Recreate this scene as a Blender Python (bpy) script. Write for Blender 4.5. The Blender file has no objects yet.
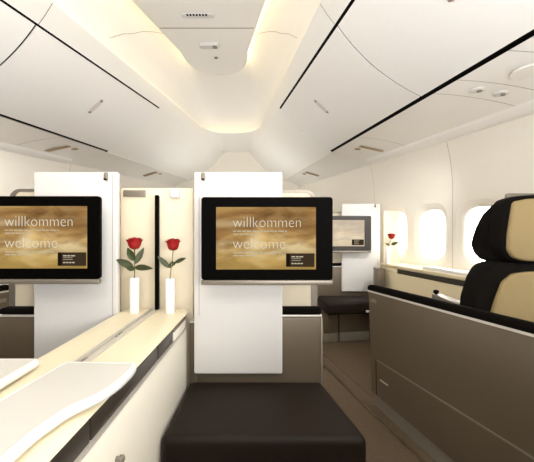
import bpy, bmesh, math, random
from mathutils import Vector, Matrix

random.seed(7)
SC = bpy.context.scene
COL = SC.collection

# ------------------------------------------------------------------ camera, world, lights, exposure
F, CX, CY, CAMZ = 350.0, 267.0, 228.0, 1.06
cam_d = bpy.data.cameras.new('camera')
cam = bpy.data.objects.new('camera', cam_d)
COL.objects.link(cam)
cam_d.sensor_width = 36.0
cam_d.lens = 36.0 * F / 534.0
cam_d.shift_y = -(231.0 - CY) / 534.0
cam_d.clip_start = 0.02
cam.location = (0, 0, CAMZ)
cam.rotation_euler = (math.radians(90), 0, 0)
SC.camera = cam

world = bpy.data.worlds.new('daylight')
SC.world = world
world.use_nodes = True
bg = world.node_tree.nodes['Background']
bg.inputs['Color'].default_value = (1.0, 0.99, 0.97, 1)
bg.inputs['Strength'].default_value = 11.0

vs = SC.view_settings
vs.view_transform = 'Standard'
vs.look = 'None'
vs.exposure = 0.0
vs.gamma = 1.0
vs.use_curve_mapping = False
SC.cycles.use_denoising = True
SC.cycles.max_bounces = 10
SC.cycles.diffuse_bounces = 6
SC.cycles.glossy_bounces = 4
SC.cycles.transparent_max_bounces = 8
SC.cycles.caustics_reflective = False
SC.cycles.caustics_refractive = False
SC.cycles.sample_clamp_indirect = 6.0


def area_light(name, loc, rot, sx, sy, power, color):
    d = bpy.data.lights.new(name, 'AREA')
    d.shape = 'RECTANGLE'
    d.size, d.size_y, d.energy, d.color = sx, sy, power, color
    o = bpy.data.objects.new(name, d)
    COL.objects.link(o)
    o.location = loc
    o.rotation_euler = rot
    return o


WARM = (1.0, 0.985, 0.965)
# added fill lights, no such lamps in the cabin
area_light('rear_ceiling_lamp', (-0.55, -0.55, 2.42), (math.radians(38), 0, 0), 1.5, 0.9, 12, WARM)
area_light('rear_uplight', (0.35, -0.55, 1.12), (Vector((-0.15, 0.05, 2.6)) - Vector((0.35, -0.55, 1.12))).to_track_quat('-Z', 'Y').to_euler(), 1.6, 1.0, 92, (1.0, 0.992, 0.985))  # added unseen to lift the bins and ceiling
area_light('front_uplight', (-0.45, 4.75, 1.12), (math.radians(180), 0, 0), 1.3, 1.0, 8, WARM)  # added unseen to brighten the forward ceiling
area_light('rear_right_window_daylight', (1.6, -0.7, 1.35), (math.radians(80), 0, math.radians(60)), 0.9, 0.8, 12, (1.0, 0.98, 0.94))  # added side fill, no window opens here

# ------------------------------------------------------------------ helpers
MATS = {}


def s2l(c):
    c = c / 255.0
    return c / 12.92 if c <= 0.04045 else ((c + 0.055) / 1.055) ** 2.4


def lin(rgb):
    return (s2l(rgb[0]), s2l(rgb[1]), s2l(rgb[2]), 1)


def mat(name, rgb, rough=0.5, metal=0.0, var=0.04, nscale=30.0, bump=0.0, bscale=300.0, spec=0.5, coat=0.0, stretch=None):
    m = bpy.data.materials.new(name)
    m.use_nodes = True
    nt = m.node_tree
    b = nt.nodes['Principled BSDF']
    b.inputs['Roughness'].default_value = rough
    b.inputs['Metallic'].default_value = metal
    b.inputs['Specular IOR Level'].default_value = spec
    b.inputs['Coat Weight'].default_value = coat
    tc = nt.nodes.new('ShaderNodeTexCoord')
    src = tc.outputs['Object']
    if stretch:
        mp = nt.nodes.new('ShaderNodeMapping')
        mp.inputs['Scale'].default_value = stretch
        nt.links.new(src, mp.inputs['Vector'])
        src = mp.outputs['Vector']
    n = nt.nodes.new('ShaderNodeTexNoise')
    n.inputs['Scale'].default_value = nscale
    n.inputs['Detail'].default_value = 4
    nt.links.new(src, n.inputs['Vector'])
    mx = nt.nodes.new('ShaderNodeMix')
    mx.data_type = 'RGBA'
    c = lin(rgb)
    mx.inputs['A'].default_value = tuple(v * (1 - var) for v in c[:3]) + (1,)
    mx.inputs['B'].default_value = tuple(min(1, v * (1 + var)) for v in c[:3]) + (1,)
    nt.links.new(n.outputs['Fac'], mx.inputs['Factor'])
    nt.links.new(mx.outputs['Result'], b.inputs['Base Color'])
    if bump > 0:
        n2 = nt.nodes.new('ShaderNodeTexNoise')
        n2.inputs['Scale'].default_value = bscale
        n2.inputs['Detail'].default_value = 3
        nt.links.new(src, n2.inputs['Vector'])
        bp = nt.nodes.new('ShaderNodeBump')
        bp.inputs['Strength'].default_value = bump
        bp.inputs['Distance'].default_value = 0.002
        nt.links.new(n2.outputs['Fac'], bp.inputs['Height'])
        nt.links.new(bp.outputs['Normal'], b.inputs['Normal'])
    MATS[name] = m
    return m


def emis(name, rgb, strength):
    m = bpy.data.materials.new(name)
    m.use_nodes = True
    nt = m.node_tree
    nt.nodes.remove(nt.nodes['Principled BSDF'])
    e = nt.nodes.new('ShaderNodeEmission')
    e.inputs['Color'].default_value = lin(rgb)
    e.inputs['Strength'].default_value = strength
    nt.links.new(e.outputs[0], nt.nodes['Material Output'].inputs['Surface'])
    MATS[name] = m
    return m


M_WHITE = mat('white_plastic', (216, 214, 211), 0.45, var=0.015)
M_BIN = mat('bin_plastic', (243, 241, 238), 0.5, var=0.012)
M_CEIL = mat('ceiling_plastic', (245, 243, 238), 0.6, var=0.012)
M_PSU = mat('service_panel_plastic', (247, 245, 242), 0.55, var=0.012)
M_WALL = mat('sidewall_plastic', (239, 234, 223), 0.6, var=0.015)
M_REAR_DARK = mat('taupe_curtain', (96, 84, 70), 0.9)  # unseen rear wall made dark to cut bounced light
M_CREAM = mat('cream_laminate', (228, 213, 178), 0.42, var=0.02, nscale=12)
M_CREAMLT = mat('pale_cream_laminate', (228, 216, 190), 0.45, var=0.02)
M_GAP = mat('black_seal', (14, 11, 9), 0.8, spec=0.1)
M_SEAM = mat('grey_seal', (150, 140, 124), 0.7)
M_BLACK = mat('black_gloss', (6, 5, 4), 0.5, var=0.1, spec=0.02)
M_BEZEL_HAZED = mat('charcoal_gloss', (48, 44, 38), 0.45, var=0.05)  # far bezel: black lightened, haze painted into the colour
M_LEATHER = mat('black_leather', (29, 21, 15), 0.55, var=0.12, bump=0.25, bscale=500, spec=0.18)
M_CONSOLE = mat('console_cream', (226, 215, 186), 0.42, var=0.015, nscale=12)
M_CONSOLESIDE = mat('console_pale_cream', (242, 236, 220), 0.45, var=0.015, nscale=12)  # paler copy of the console cream, light on the sides painted in
M_CAP = mat('black_cap_leather', (13, 10, 8), 0.85, spec=0.04, var=0.1, bump=0.2, bscale=500)
M_SHELL = mat('taupe_metallic', (104, 92, 76), 0.36, metal=0.35, var=0.04, nscale=6)
M_SKIRT = mat('grey_kick_panel', (128, 120, 108), 0.5, metal=0.2)
M_SILVER = mat('brushed_silver', (206, 200, 190), 0.35, metal=0.4, var=0.06, nscale=40, stretch=(1, 0.05, 1))
M_GREYTRIM = mat('satin_grey_trim', (138, 130, 118), 0.4, metal=0.5)
M_SLOT = mat('smoked_flap', (56, 49, 41), 0.35, var=0.08)
M_CARPET = mat('brown_carpet', (90, 74, 56), 0.95, var=0.22, nscale=60, bump=0.6, bscale=700)
M_TRAY = mat('tray_laminate', (200, 198, 191), 0.3, var=0.015)
M_TRAYEDGE = mat('tray_edge', (222, 220, 216), 0.3, var=0.01)
M_FABRIC = mat('black_fabric', (17, 14, 11), 0.9, spec=0.1, var=0.15, bump=0.35, bscale=600)
M_TAN = mat('beige_upholstery', (156, 136, 94), 0.75, var=0.06, bump=0.25, bscale=500)
M_PORC = mat('white_porcelain', (240, 238, 234), 0.2, var=0.01)
M_RED = mat('rose_petal', (150, 8, 12), 0.6, var=0.45, nscale=40)
M_STEM = mat('rose_stem', (70, 82, 38), 0.55, var=0.15)
M_LEAF = mat('rose_leaf', (58, 66, 34), 0.45, var=0.3, nscale=60)
M_STEMLT = mat('pale_rose_stem', (122, 132, 66), 0.5, var=0.12)
M_BROWNLENS = mat('brown_lens', (160, 138, 106), 0.4)
M_LATCH = mat('latch_grey', (214, 209, 202), 0.4, metal=0.2)
M_LATCHD = mat('latch_shadow_grey', (142, 132, 122), 0.4, metal=0.2)
M_COVE = emis('cove_lamp', (255, 230, 178), 10.0)
M_RIM = emis('rim_lamp', (255, 232, 186), 2.3)
M_WASH = emis('wash_lamp', (255, 240, 205), 7)
M_TEXT = emis('screen_lettering', (246, 236, 214), 0.85)
M_TEXTS = emis('screen_small_print', (236, 222, 190), 0.65)
M_BOX = emis('screen_box', (62, 50, 36), 1.0)
M_BOXD = emis('screen_box_dark', (30, 23, 16), 1.0)


def glass_mat():
    m = bpy.data.materials.new('window_acrylic')
    m.use_nodes = True
    nt = m.node_tree
    nt.nodes.remove(nt.nodes['Principled BSDF'])
    t = nt.nodes.new('ShaderNodeBsdfTransparent')
    g = nt.nodes.new('ShaderNodeBsdfGlossy')
    g.inputs['Roughness'].default_value = 0.05
    mx = nt.nodes.new('ShaderNodeMixShader')
    mx.inputs[0].default_value = 0.05
    nt.links.new(t.outputs[0], mx.inputs[1])
    nt.links.new(g.outputs[0], mx.inputs[2])
    nt.links.new(mx.outputs[0], nt.nodes['Material Output'].inputs['Surface'])
    return m


M_GLASS = glass_mat()


def screen_mat(name, gain, haze):
    """golden evening clouds, object coordinates of the screen (metres, x right, z up)"""
    m = bpy.data.materials.new(name)
    m.use_nodes = True
    nt = m.node_tree
    N, L = nt.nodes, nt.links
    N.remove(N['Principled BSDF'])
    tc = N.new('ShaderNodeTexCoord')
    mp = N.new('ShaderNodeMapping')
    mp.inputs['Scale'].default_value = (5.5, 1, 15)
    mp.inputs['Location'].default_value = (1.7, 0, 0.4)
    L.new(tc.outputs['Object'], mp.inputs['Vector'])
    n = N.new('ShaderNodeTexNoise')
    n.inputs['Scale'].default_value = 1.0
    n.inputs['Detail'].default_value = 5
    n.inputs['Distortion'].default_value = 0.7
    L.new(mp.outputs['Vector'], n.inputs['Vector'])
    cr = N.new('ShaderNodeValToRGB')
    e = cr.color_ramp.elements
    e[0].position = 0.28
    e[0].color = lin((112, 80, 46))
    e[1].position = 0.72
    e[1].color = lin((226, 188, 118))
    mid = cr.color_ramp.elements.new(0.5)
    mid.color = lin((166, 126, 74))
    L.new(n.outputs['Fac'], cr.inputs['Fac'])
    # sun glow spot and brighter lower right clouds
    sx = N.new('ShaderNodeSeparateXYZ')
    L.new(tc.outputs['Object'], sx.inputs[0])

    def math_(op, a, b=None):
        q = N.new('ShaderNodeMath')
        q.operation = op
        for k, v in enumerate((a, b)):
            if v is None:
                continue
            if isinstance(v, (int, float)):
                q.inputs[k].default_value = v
            else:
                L.new(v, q.inputs[k])
        return q.outputs[0]

    def spot(cx, cz, rx, rz, amp):
        a = math_('DIVIDE', math_('SUBTRACT', sx.outputs['X'], cx), rx)
        b = math_('DIVIDE', math_('SUBTRACT', sx.outputs['Z'], cz), rz)
        d = math_('ADD', math_('MULTIPLY', a, a), math_('MULTIPLY', b, b))
        return math_('MULTIPLY', math_('POWER', 2.718, math_('MULTIPLY', d, -1)), amp)

    sp = math_('ADD', spot(-0.045, -0.02, 0.028, 0.03, 0.62), spot(0.125, -0.045, 0.07, 0.03, 0.5))
    sp = math_('ADD', sp, spot(-0.17, 0.06, 0.09, 0.015, 0.28))
    sp = math_('ADD', sp, spot(-0.06, -0.05, 0.2, 0.02, 0.12))
    mx = N.new('ShaderNodeMix')
    mx.data_type = 'RGBA'
    mx.inputs['B'].default_value = lin((250, 230, 184))
    L.new(cr.outputs['Color'], mx.inputs['A'])
    L.new(sp, mx.inputs['Factor'])
    n3 = N.new('ShaderNodeTexNoise')
    n3.inputs['Scale'].default_value = 2.3
    n3.inputs['Detail'].default_value = 6
    n3.inputs['Distortion'].default_value = 0.4
    L.new(mp.outputs['Vector'], n3.inputs['Vector'])
    hl_ = math_('MULTIPLY', math_('MAXIMUM', math_('SUBTRACT', n3.outputs['Fac'], 0.47), 0.0), 4.0)
    hl_ = math_('MULTIPLY', math_('MINIMUM', hl_, 1.0), math_('ADD', spot(0.03, -0.045, 0.22, 0.045, 0.75), 0.12))
    m4 = N.new('ShaderNodeMix')
    m4.data_type = 'RGBA'
    m4.inputs['B'].default_value = lin((248, 224, 172))
    L.new(mx.outputs['Result'], m4.inputs['A'])
    L.new(hl_, m4.inputs['Factor'])
    out = m4.outputs['Result']
    # olive tint to the lower edge
    gz = math_('MULTIPLY', math_('ADD', math_('MULTIPLY', sx.outputs['Z'], -4.0), 0.0), 1.0)
    gz = math_('MAXIMUM', math_('MINIMUM', gz, 0.4), 0.0)
    m2 = N.new('ShaderNodeMix')
    m2.data_type = 'RGBA'
    m2.inputs['B'].default_value = lin((198, 170, 92))
    L.new(out, m2.inputs['A'])
    L.new(gz, m2.inputs['Factor'])
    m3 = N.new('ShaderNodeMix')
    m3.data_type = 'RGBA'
    m3.inputs['Factor'].default_value = haze
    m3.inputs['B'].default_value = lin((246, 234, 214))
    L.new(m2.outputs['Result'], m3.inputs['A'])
    em = N.new('ShaderNodeEmission')
    em.inputs['Strength'].default_value = gain
    L.new(m3.outputs['Result'], em.inputs['Color'])
    L.new(em.outputs[0], N['Material Output'].inputs['Surface'])
    return m


M_SCREEN = screen_mat('evening_sky_picture', 0.93, 0.0)
M_SCREEN_FAR = screen_mat('pale_evening_sky_picture', 0.95, 0.55)  # picture paled to paint in the haze over the far screen

WLOC = {}


def link(o, parent, wloc):
    COL.objects.link(o)
    if parent is not None:
        o.parent = parent
        o.location = Vector(wloc) - WLOC[parent.name]
    else:
        o.location = wloc
    WLOC[o.name] = Vector(wloc)


def tag(o, label=None, cat=None, group=None, kind=None):
    if label:
        o['label'] = label
    if cat:
        o['category'] = cat
    if group:
        o['group'] = group
    if kind:
        o['kind'] = kind
    return o


def thing(name, loc, label, cat, group=None):
    o = bpy.data.objects.new(name, None)
    o.empty_display_size = 0.05
    link(o, None, loc)
    return tag(o, label, cat, group)


class MB:
    def __init__(self):
        self.bm = bmesh.new()

    def _join(self, tmp):
        me = bpy.data.meshes.new('tmp')
        tmp.to_mesh(me)
        tmp.free()
        self.bm.from_mesh(me)
        bpy.data.meshes.remove(me)
        return self

    def prism(self, pts, vec, bev=0.0, seg=3, only=None):
        """closed polygon pts extruded by vec"""
        t = bmesh.new()
        a = [t.verts.new(Vector(p)) for p in pts]
        v = Vector(vec)
        b = [t.verts.new(Vector(p) + v) for p in pts]
        n = len(pts)
        t.faces.new(a[::-1])
        t.faces.new(b)
        for i in range(n):
            t.faces.new((a[i], a[(i + 1) % n], b[(i + 1) % n], b[i]))
        bmesh.ops.recalc_face_normals(t, faces=t.faces)
        if bev > 0:
            ed = [e for e in t.edges if only is None or only(e)]
            bmesh.ops.bevel(t, geom=ed, offset=bev, segments=seg, profile=0.5, affect='EDGES', clamp_overlap=True)
        return self._join(t)

    def box(self, x0, x1, y0, y1, z0, z1, bev=0.0, seg=3):
        return self.prism([(x0, y0, z0), (x1, y0, z0), (x1, y1, z0), (x0, y1, z0)], (0, 0, z1 - z0), bev, seg)

    def loft(self, loops, closed=True, caps=True):
        t = bmesh.new()
        vs_ = [[t.verts.new(Vector(p)) for p in lp] for lp in loops]
        n = len(loops[0])
        for a, b in zip(vs_[:-1], vs_[1:]):
            for i in range(n if closed else n - 1):
                j = (i + 1) % n
                try:
                    t.faces.new((a[i], a[j], b[j], b[i]))
                except ValueError:
                    pass
        if caps and closed:
            t.faces.new(vs_[0][::-1])
            t.faces.new(vs_[-1])
        bmesh.ops.recalc_face_normals(t, faces=t.faces)
        return self._join(t)

    def lathe(self, prof, c, seg=24, axis='Z'):
        loops = []
        for r, h in prof:
            lp = []
            for k in range(seg):
                a = 2 * math.pi * k / seg
                x, y = r * math.cos(a), r * math.sin(a)
                p = {'Z': (x, y, h), 'Y': (x, h, y), 'X': (h, x, y)}[axis]
                lp.append((c[0] + p[0], c[1] + p[1], c[2] + p[2]))
            loops.append(lp)
        return self.loft(loops)

    def tube(self, path, rad, seg=10):
        path = [Vector(p) for p in path]
        if not isinstance(rad, (list, tuple)):
            rad = [rad] * len(path)
        loops = []
        for i, p in enumerate(path):
            d = (path[min(i + 1, len(path) - 1)] - path[max(i - 1, 0)]).normalized()
            up = Vector((0, 0, 1)) if abs(d.z) < 0.9 else Vector((1, 0, 0))
            u = d.cross(up).normalized()
            w = d.cross(u).normalized()
            loops.append([p + rad[i] * (math.cos(2 * math.pi * k / seg) * u + math.sin(2 * math.pi * k / seg) * w) for k in range(seg)])
        return self.loft(loops)

    def grid(self, rows):
        """open surface from rows of points"""
        return self.loft(rows, closed=False, caps=False)

    def build(self, name, material, parent=None, label=None, cat=None, group=None, kind=None, angle=35, solid=0.0):
        me = bpy.data.meshes.new(name)
        bmesh.ops.remove_doubles(self.bm, verts=self.bm.verts, dist=1e-6)
        self.bm.to_mesh(me)
        self.bm.free()
        me.materials.append(material)
        xs = [v.co for v in me.vertices]
        lo = Vector((min(v.x for v in xs), min(v.y for v in xs), min(v.z for v in xs)))
        hi = Vector((max(v.x for v in xs), max(v.y for v in xs), max(v.z for v in xs)))
        c = (lo + hi) / 2
        if parent is None:
            c.z = lo.z
        me.transform(Matrix.Translation(-c))
        for p in me.polygons:
            p.use_smooth = True
        me.set_sharp_from_angle(angle=math.radians(angle))
        o = bpy.data.objects.new(name, me)
        link(o, parent, c)
        if solid:
            md = o.modifiers.new('thickness', 'SOLIDIFY')
            md.thickness = solid
            md.offset = 0
        return tag(o, label, cat, group, kind)


def rrect(cx, cz, w, h, r, n=6):
    """rounded rectangle outline in 2D, counter-clockwise"""
    out = []
    for sx, sz, a0 in ((1, 1, 0), (-1, 1, 90), (-1, -1, 180), (1, -1, 270)):
        for k in range(n + 1):
            a = math.radians(a0 + 90 * k / n)
            out.append((cx + sx * (w / 2 - r) + r * math.cos(a), cz + sz * (h / 2 - r) + r * math.sin(a)))
    return out


def plate_y(mb, cx, cz, w, h, r, y0, y1, bev=0.0):
    """rounded plate facing -Y, between depths y0 (front) and y1"""
    o = rrect(cx, cz, w, h, r)
    if bev:
        i = rrect(cx, cz, w - 2 * bev, h - 2 * bev, max(r - bev, 0.001))
        mb.loft([[(x, y0, z) for x, z in i], [(x, y0 + bev * .4, z) for x, z in rrect(cx, cz, w - bev * .6, h - bev * .6, max(r - bev * .3, .001))],
                 [(x, y0 + bev, z) for x, z in o], [(x, y1, z) for x, z in o]])
    else:
        mb.loft([[(x, y0, z) for x, z in o], [(x, y1, z) for x, z in o]])
    return mb


# ------------------------------------------------------------------ cabin geometry
XC = -0.495
YB, YF = -1.3, 5.8                                  # rear and front ends of the cabin


def hu(Y): return 0.626 + 0.193 * (3.65 - Y)        # half width at the upper bin gap
def hl(Y): return 1.168 + 0.190 * (3.65 - Y)        # half width at the lower bin gap
def hw(Y): return 1.325 + 0.28 * (4.87 - Y)         # half width of the side wall


ZU, ZL, ZW, ZC = 2.316, 1.858, 1.74, 2.44


def SX(s, h): return XC + s * h


# floor
mb = MB()
mb.box(XC - hw(YB) - .1, XC + hw(YB) + .1, YB - .05, YF + .05, -0.06, 0.0)
mb.build('floor', M_CARPET, label='brown carpeted cabin floor', cat='floor', kind='structure')

# side walls with window openings
WINY = [3.40 - 0.457 * k for k in range(7)]
ZWIN = 1.01
WHW, WHH = 0.188, 0.255                                # outer half size of the recess (along wall Y, Z)
WW_, WH_ = 0.132, 0.20                               # half size of the pane


def wall_pt(s, Y, z, out=0.0):
    # slight inward lean towards the top
    lean = 0.0 if z < 1.35 else 0.05 * ((z - 1.35) / 0.39) ** 2
    return (SX(s, hw(Y) - lean + out), Y, z)


def ring_rect(y0, y1, z0, z1, yc, zc, outl):
    """for each outline point return the matching point on the rectangle, plus corner-safe order"""
    pts = []
    for (y, z) in outl:
        dy, dz = y - yc, z - zc
        ts = []
        if dy > 1e-9: ts.append((y1 - yc) / dy)
        if dy < -1e-9: ts.append((y0 - yc) / dy)
        if dz > 1e-9: ts.append((z1 - zc) / dz)
        if dz < -1e-9: ts.append((z0 - zc) / dz)
        t = min(ts)
        pts.append((yc + dy * t, zc + dz * t))
    # snap the nearest point to each corner
    for cy_, cz_ in ((y0, z0), (y0, z1), (y1, z0), (y1, z1)):
        k = min(range(len(pts)), key=lambda i: (pts[i][0] - cy_) ** 2 + (pts[i][1] - cz_) ** 2)
        pts[k] = (cy_, cz_)
    return pts


wn = 0
for s, side in ((1, 'right'), (-1, 'left')):
    mb = MB()
    zc0, zc1 = ZWIN - WHH - 0.02, ZWIN + WHH + 0.02
    half = 0.2285
    ys = sorted([(y - half, y + half) for y in WINY])
    y_lo, y_hi = ys[0][0], ys[-1][1]
    zrows = [1.3, 1.35, 1.42, 1.5, 1.58, 1.66, ZW]
    zr = [zc1] + [z for z in zrows if z > zc1]

    def strip(y0, y1, z0, z1):
        mb.grid([[wall_pt(s, y0, z0), wall_pt(s, y0, z1)], [wall_pt(s, y1, z0), wall_pt(s, y1, z1)]])
    for a, b in [(YB, y_lo), (y_hi, YF)]:
        strip(a, b, 0, zc0)
        strip(a, b, zc0, zc1)
    strip(y_lo, y_hi, 0, zc0)
    for a, b in zip(zr[:-1], zr[1:]):
        strip(YB, YF, a, b)
    for yc in WINY:
        outl = rrect(yc, ZWIN, 2 * WHW, 2 * WHH, 0.13, n=7)
        rr = ring_rect(yc - half, yc + half, zc0, zc1, yc, ZWIN, outl)
        mb.loft([[wall_pt(s, y, z) for y, z in rr], [wall_pt(s, y, z) for y, z in outl]], closed=True, caps=False)
    mb.build('wall_' + side, M_WALL, label='cream curved cabin side wall with windows on the %s' % side, cat='wall', kind='structure', angle=25)
    for yc in WINY:
        wn += 1
        loops = []
        for f, d in ((0, 0), (.15, .004), (.4, .008), (.7, .014), (.9, .022), (1, .030), (1, .040)):
            w = WHW + (WW_ - WHW) * f
            h = WHH + (WH_ - WHH) * f
            loops.append([wall_pt(s, y, z, d) for y, z in rrect(yc, ZWIN, 2 * w, 2 * h, 0.13 - 0.035 * f, n=7)])
        m2 = MB().loft(loops, closed=True, caps=False)
        fr = m2.build('window_%d' % wn, M_WALL, label='rounded cabin window in %s wall, number %d from the front' % (side, (wn - 1) % 7 + 1), cat='window', kind='structure', angle=60)
        pn = MB()
        o = rrect(yc, ZWIN, 2 * WW_, 2 * WH_, 0.1, n=7)
        pn.loft([[wall_pt(s, y, z, .034) for y, z in o], [wall_pt(s, y, z, .037) for y, z in o]])
        pn.build('pane', M_GLASS, fr)

# vertical seams of the side wall panels
tn = 0
for s in (1, -1):
    for Y in (2.705, 3.73, 1.80):
        tn += 1
        m2 = MB()
        zz = [0.0, .7, 1.2, 1.35, 1.42, 1.5, 1.58, 1.66, 1.735]
        rows = []
        for z in zz:
            x, y, _ = wall_pt(s, Y, z)
            rows.append([(x - s * .0015, Y - .0022, z), (x - s * .0015, Y + .0022, z)])
        m2.grid(rows)
        m2.build('trim_%d' % tn, M_SEAM, label='thin vertical joint between side wall panels', cat='trim', group='side wall panel joints', kind='structure')

# front and rear walls
for nm, y, lab in (('wall_front', YF, 'cream forward bulkhead'), ('wall_rear', YB, 'taupe rear bulkhead')):
    mb = MB()
    mb.box(SX(-1, hw(y)), SX(1, hw(y)), min(y, y + math.copysign(.03, y)), max(y, y + math.copysign(.03, y)), 0, 2.9)
    mb.build(nm, M_WALL if y > 0 else M_REAR_DARK, label=lab, cat='wall', kind='structure')

# unseen dark shell added to block outside light above walls and ceiling
mb = MB()
for s in (1, -1):
    mb.grid([[(SX(s, hw(YB) + .035), YB, 1.70), (SX(s, hw(YB) + .035), YB, 2.95)], [(SX(s, hw(YF) + .035), YF, 1.70), (SX(s, hw(YF) + .035), YF, 2.95)]])
mb.grid([[(SX(-1, hw(YB) + .035), YB, 2.95), (SX(1, hw(YB) + .035), YB, 2.95)], [(SX(-1, hw(YF) + .035), YF, 2.95), (SX(1, hw(YF) + .035), YF, 2.95)]])
mb.build('wall_upper', M_GAP, label='dark outer skin of the cabin behind bins and ceiling', cat='wall', kind='structure')

# ------------------------------------------------------------------ ceiling with recessed cove


def cove_outline(f, n_side=14, n_arc=18):
    """f = 0 the outer rim, 1 the inner hanging panel; left side -> tip -> right side"""
    def side_half(Y, g):
        o = .82 - .16 * (Y - 2.14)
        i = .47 - .23 * (Y - 2.6)
        return o + (i - o) * g
    Ya = 4.55 + (3.28 - 4.55) * f
    Yt = 5.12 + (3.76 - 5.12) * f
    pts = []
    for k in range(n_side):
        Y = YB + (Ya - YB) * k / n_side
        pts.append((-side_half(Y, f), Y))
    ha = side_half(Ya, f)
    ex = 2.0 / 2.35
    for k in range(n_arc + 1):
        th = math.pi * k / n_arc
        c, s_ = math.cos(th), math.sin(th)
        pts.append((-math.copysign(abs(c) ** ex, c) * ha, Ya + (Yt - Ya) * abs(s_) ** ex))
    for k in range(n_side - 1, -1, -1):
        Y = YB + (Ya - YB) * k / n_side
        pts.append((side_half(Y, f), Y))
    return [(XC + x, y) for x, y in pts]


mb = MB()
prof = [(0, 2.44), (0, 2.452), (-.05, 2.455), (-.058, 2.49), (-.03, 2.54), (.03, 2.59), (.13, 2.645), (.26, 2.68), (.40, 2.73), (.58, 2.765), (.8, 2.788), (1.0, 2.80), (1.12, 2.80)]
loops = [[(x, y, z) for x, y in cove_outline(min(f, 1.12))] for f, z in prof]
mb.grid(loops)
top = loops[-1]
n = len(top)
for k in range(n // 2):
    if k + 1 < n - 2 - k:
        mb.grid([[top[k], top[n - 1 - k]], [top[k + 1], top[n - 2 - k]]])
# lip: rim of the cove out to the upper bin line
n_side, n_arc = 14, 18
rim = loops[0]
outer = []
Ya = rim[n_side][1]
for k, p in enumerate(rim):
    if k < n_side:
        outer.append((SX(-1, hu(p[1])), p[1], ZU))
    elif k > n_side + n_arc:
        outer.append((SX(1, hu(p[1])), p[1], ZU))
    else:
        t = (k - n_side) / n_arc
        if t < .38:
            Y = Ya + (YF - Ya) * t / .38
            outer.append((SX(-1, hu(Y)), Y, ZU))
        elif t > .62:
            Y = Ya + (YF - Ya) * (1 - t) / .38
            outer.append((SX(1, hu(Y)), Y, ZU))
        else:
            q = (t - .38) / .24
            outer.append((SX(-1, hu(YF) * (1 - 2 * q)), YF, ZU))
midl = [((a[0] * .5 + b[0] * .5), (a[1] * .5 + b[1] * .5), (a[2] * .5 + b[2] * .5) - .006) for a, b in zip(rim, outer)]
mb.grid([rim, midl, outer])


def bin_pt(s, Y, t, off=0.0):
    """point on the curved bin face; t = 0 upper gap, 1 lower gap; off pushes it outwards"""
    h0, h1 = hu(Y), hl(Y)
    d = Vector((h1 - h0, ZL - ZU))
    nrm = Vector((d.y, -d.x)).normalized()           # inward / down
    p = Vector((h0, ZU)) + d * t + nrm * (.05 * 4 * t * (1 - t) - off)
    return (SX(s, p.x), Y, p.y)


def psu_pt(s, Y, t, off=0.0):
    h0, h1 = hl(Y) + .006, hw(Y) - .04
    zz = ZL - .007 + (1.745 - ZL + .007) * t + .02 * 4 * t * (1 - t)
    return (SX(s, h0 + (h1 - h0) * t), Y, zz + off)


BINS = [(0.65, 2.15), (2.15, 3.65)]
TS = [k / 10 for k in range(11)]
for s in (1, -1):
    # plain fairings ahead of and behind the bins
    for y0, y1 in ((YB, .65), (3.65, YF)):
        yy = [y0 + (y1 - y0) * k / 6 for k in range(7)]
        mb.grid([[bin_pt(s, Y, t) for t in TS] for Y in yy])
        mb.grid([[psu_pt(s, Y, t) for t in TS] + [(SX(s, hw(Y) - .062), Y, ZW - .003), (SX(s, hw(Y) + .03), Y, ZW - .003)] for Y in yy])
        mb.grid([[bin_pt(s, Y, 1), psu_pt(s, Y, 0)] for Y in yy])
ceil = mb.build('ceiling', M_CEIL, label='pale cabin ceiling with a glowing recessed cove', cat='ceiling', kind='structure', angle=22)

def prof_z(f):
    for (a, za), (b, zb) in zip(prof[4:-1], prof[5:]):
        if a <= f <= b:
            return za + (zb - za) * (f - a) / (b - a)


for s, side in ((1, 'right'), (-1, 'left')):
    rows = []
    for k in range(15):
        f = -.02 + (k / 14) ** 1.5 * .95
        Y = 2.72 + .42 * (k / 14)
        h = (.82 - .16 * (Y - 2.14)) * (1 - f) + (.47 - .23 * (Y - 2.6)) * f
        rows.append([(SX(s, h - .004), Y - .003, prof_z(f) - .006), (SX(s, h - .004), Y + .003, prof_z(f) - .006)])
    tn += 1
    MB().grid(rows).build('trim_%d' % tn, M_SEAM, label='fine joint across the %s side of the glowing ceiling cove' % side, cat='trim', kind='structure')
    tn += 1
    a, b = (SX(s, .82 - .002), 2.143, ZC - .003), (SX(s, hu(2.15) - .003), 2.155, ZU - .003)
    m_ = tuple((p + q) / 2 for p, q in zip(a, b))
    m_ = (m_[0], m_[1], m_[2] - .006)
    MB().grid([[(p[0], p[1] - .003, p[2]) for p in (a, m_, b)], [(p[0], p[1] + .003, p[2]) for p in (a, m_, b)]]).build(
        'trim_%d' % tn, M_SEAM, label='short joint across the %s ceiling strip above the bins' % side, cat='trim', kind='structure')

# hanging panel inside the cove
inner = cove_outline(1.0)
cp = thing('ceiling_panel', (XC, 2.9, 2.70), 'pale lit ceiling panel hanging in the recessed cove, tapering to a rounded tip', 'ceiling panel')
mb = MB()
il = [[(XC + (x - XC) * sc, y + dy, z) for x, y in inner] for sc, dy, z in ((.965, -.02, 2.70), (.99, -.006, 2.704), (1.0, 0, 2.715), (1.0, 0, 2.735))]
mb.grid(il)
lo = il[0]
for k in range(len(lo) // 2):
    if k + 1 < len(lo) - 2 - k:
        mb.grid([[lo[k], lo[-1 - k]], [lo[k + 1], lo[-2 - k]]])
hi_ = il[-1]
for k in range(len(hi_) // 2):
    if k + 1 < len(hi_) - 2 - k:
        mb.grid([[hi_[k], hi_[-1 - k]], [hi_[k + 1], hi_[-2 - k]]])
mb.build('panel', M_CEIL, cp, angle=30)
mb = MB()
hh = .47 - .23 * (2.87 - 2.6)
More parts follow.
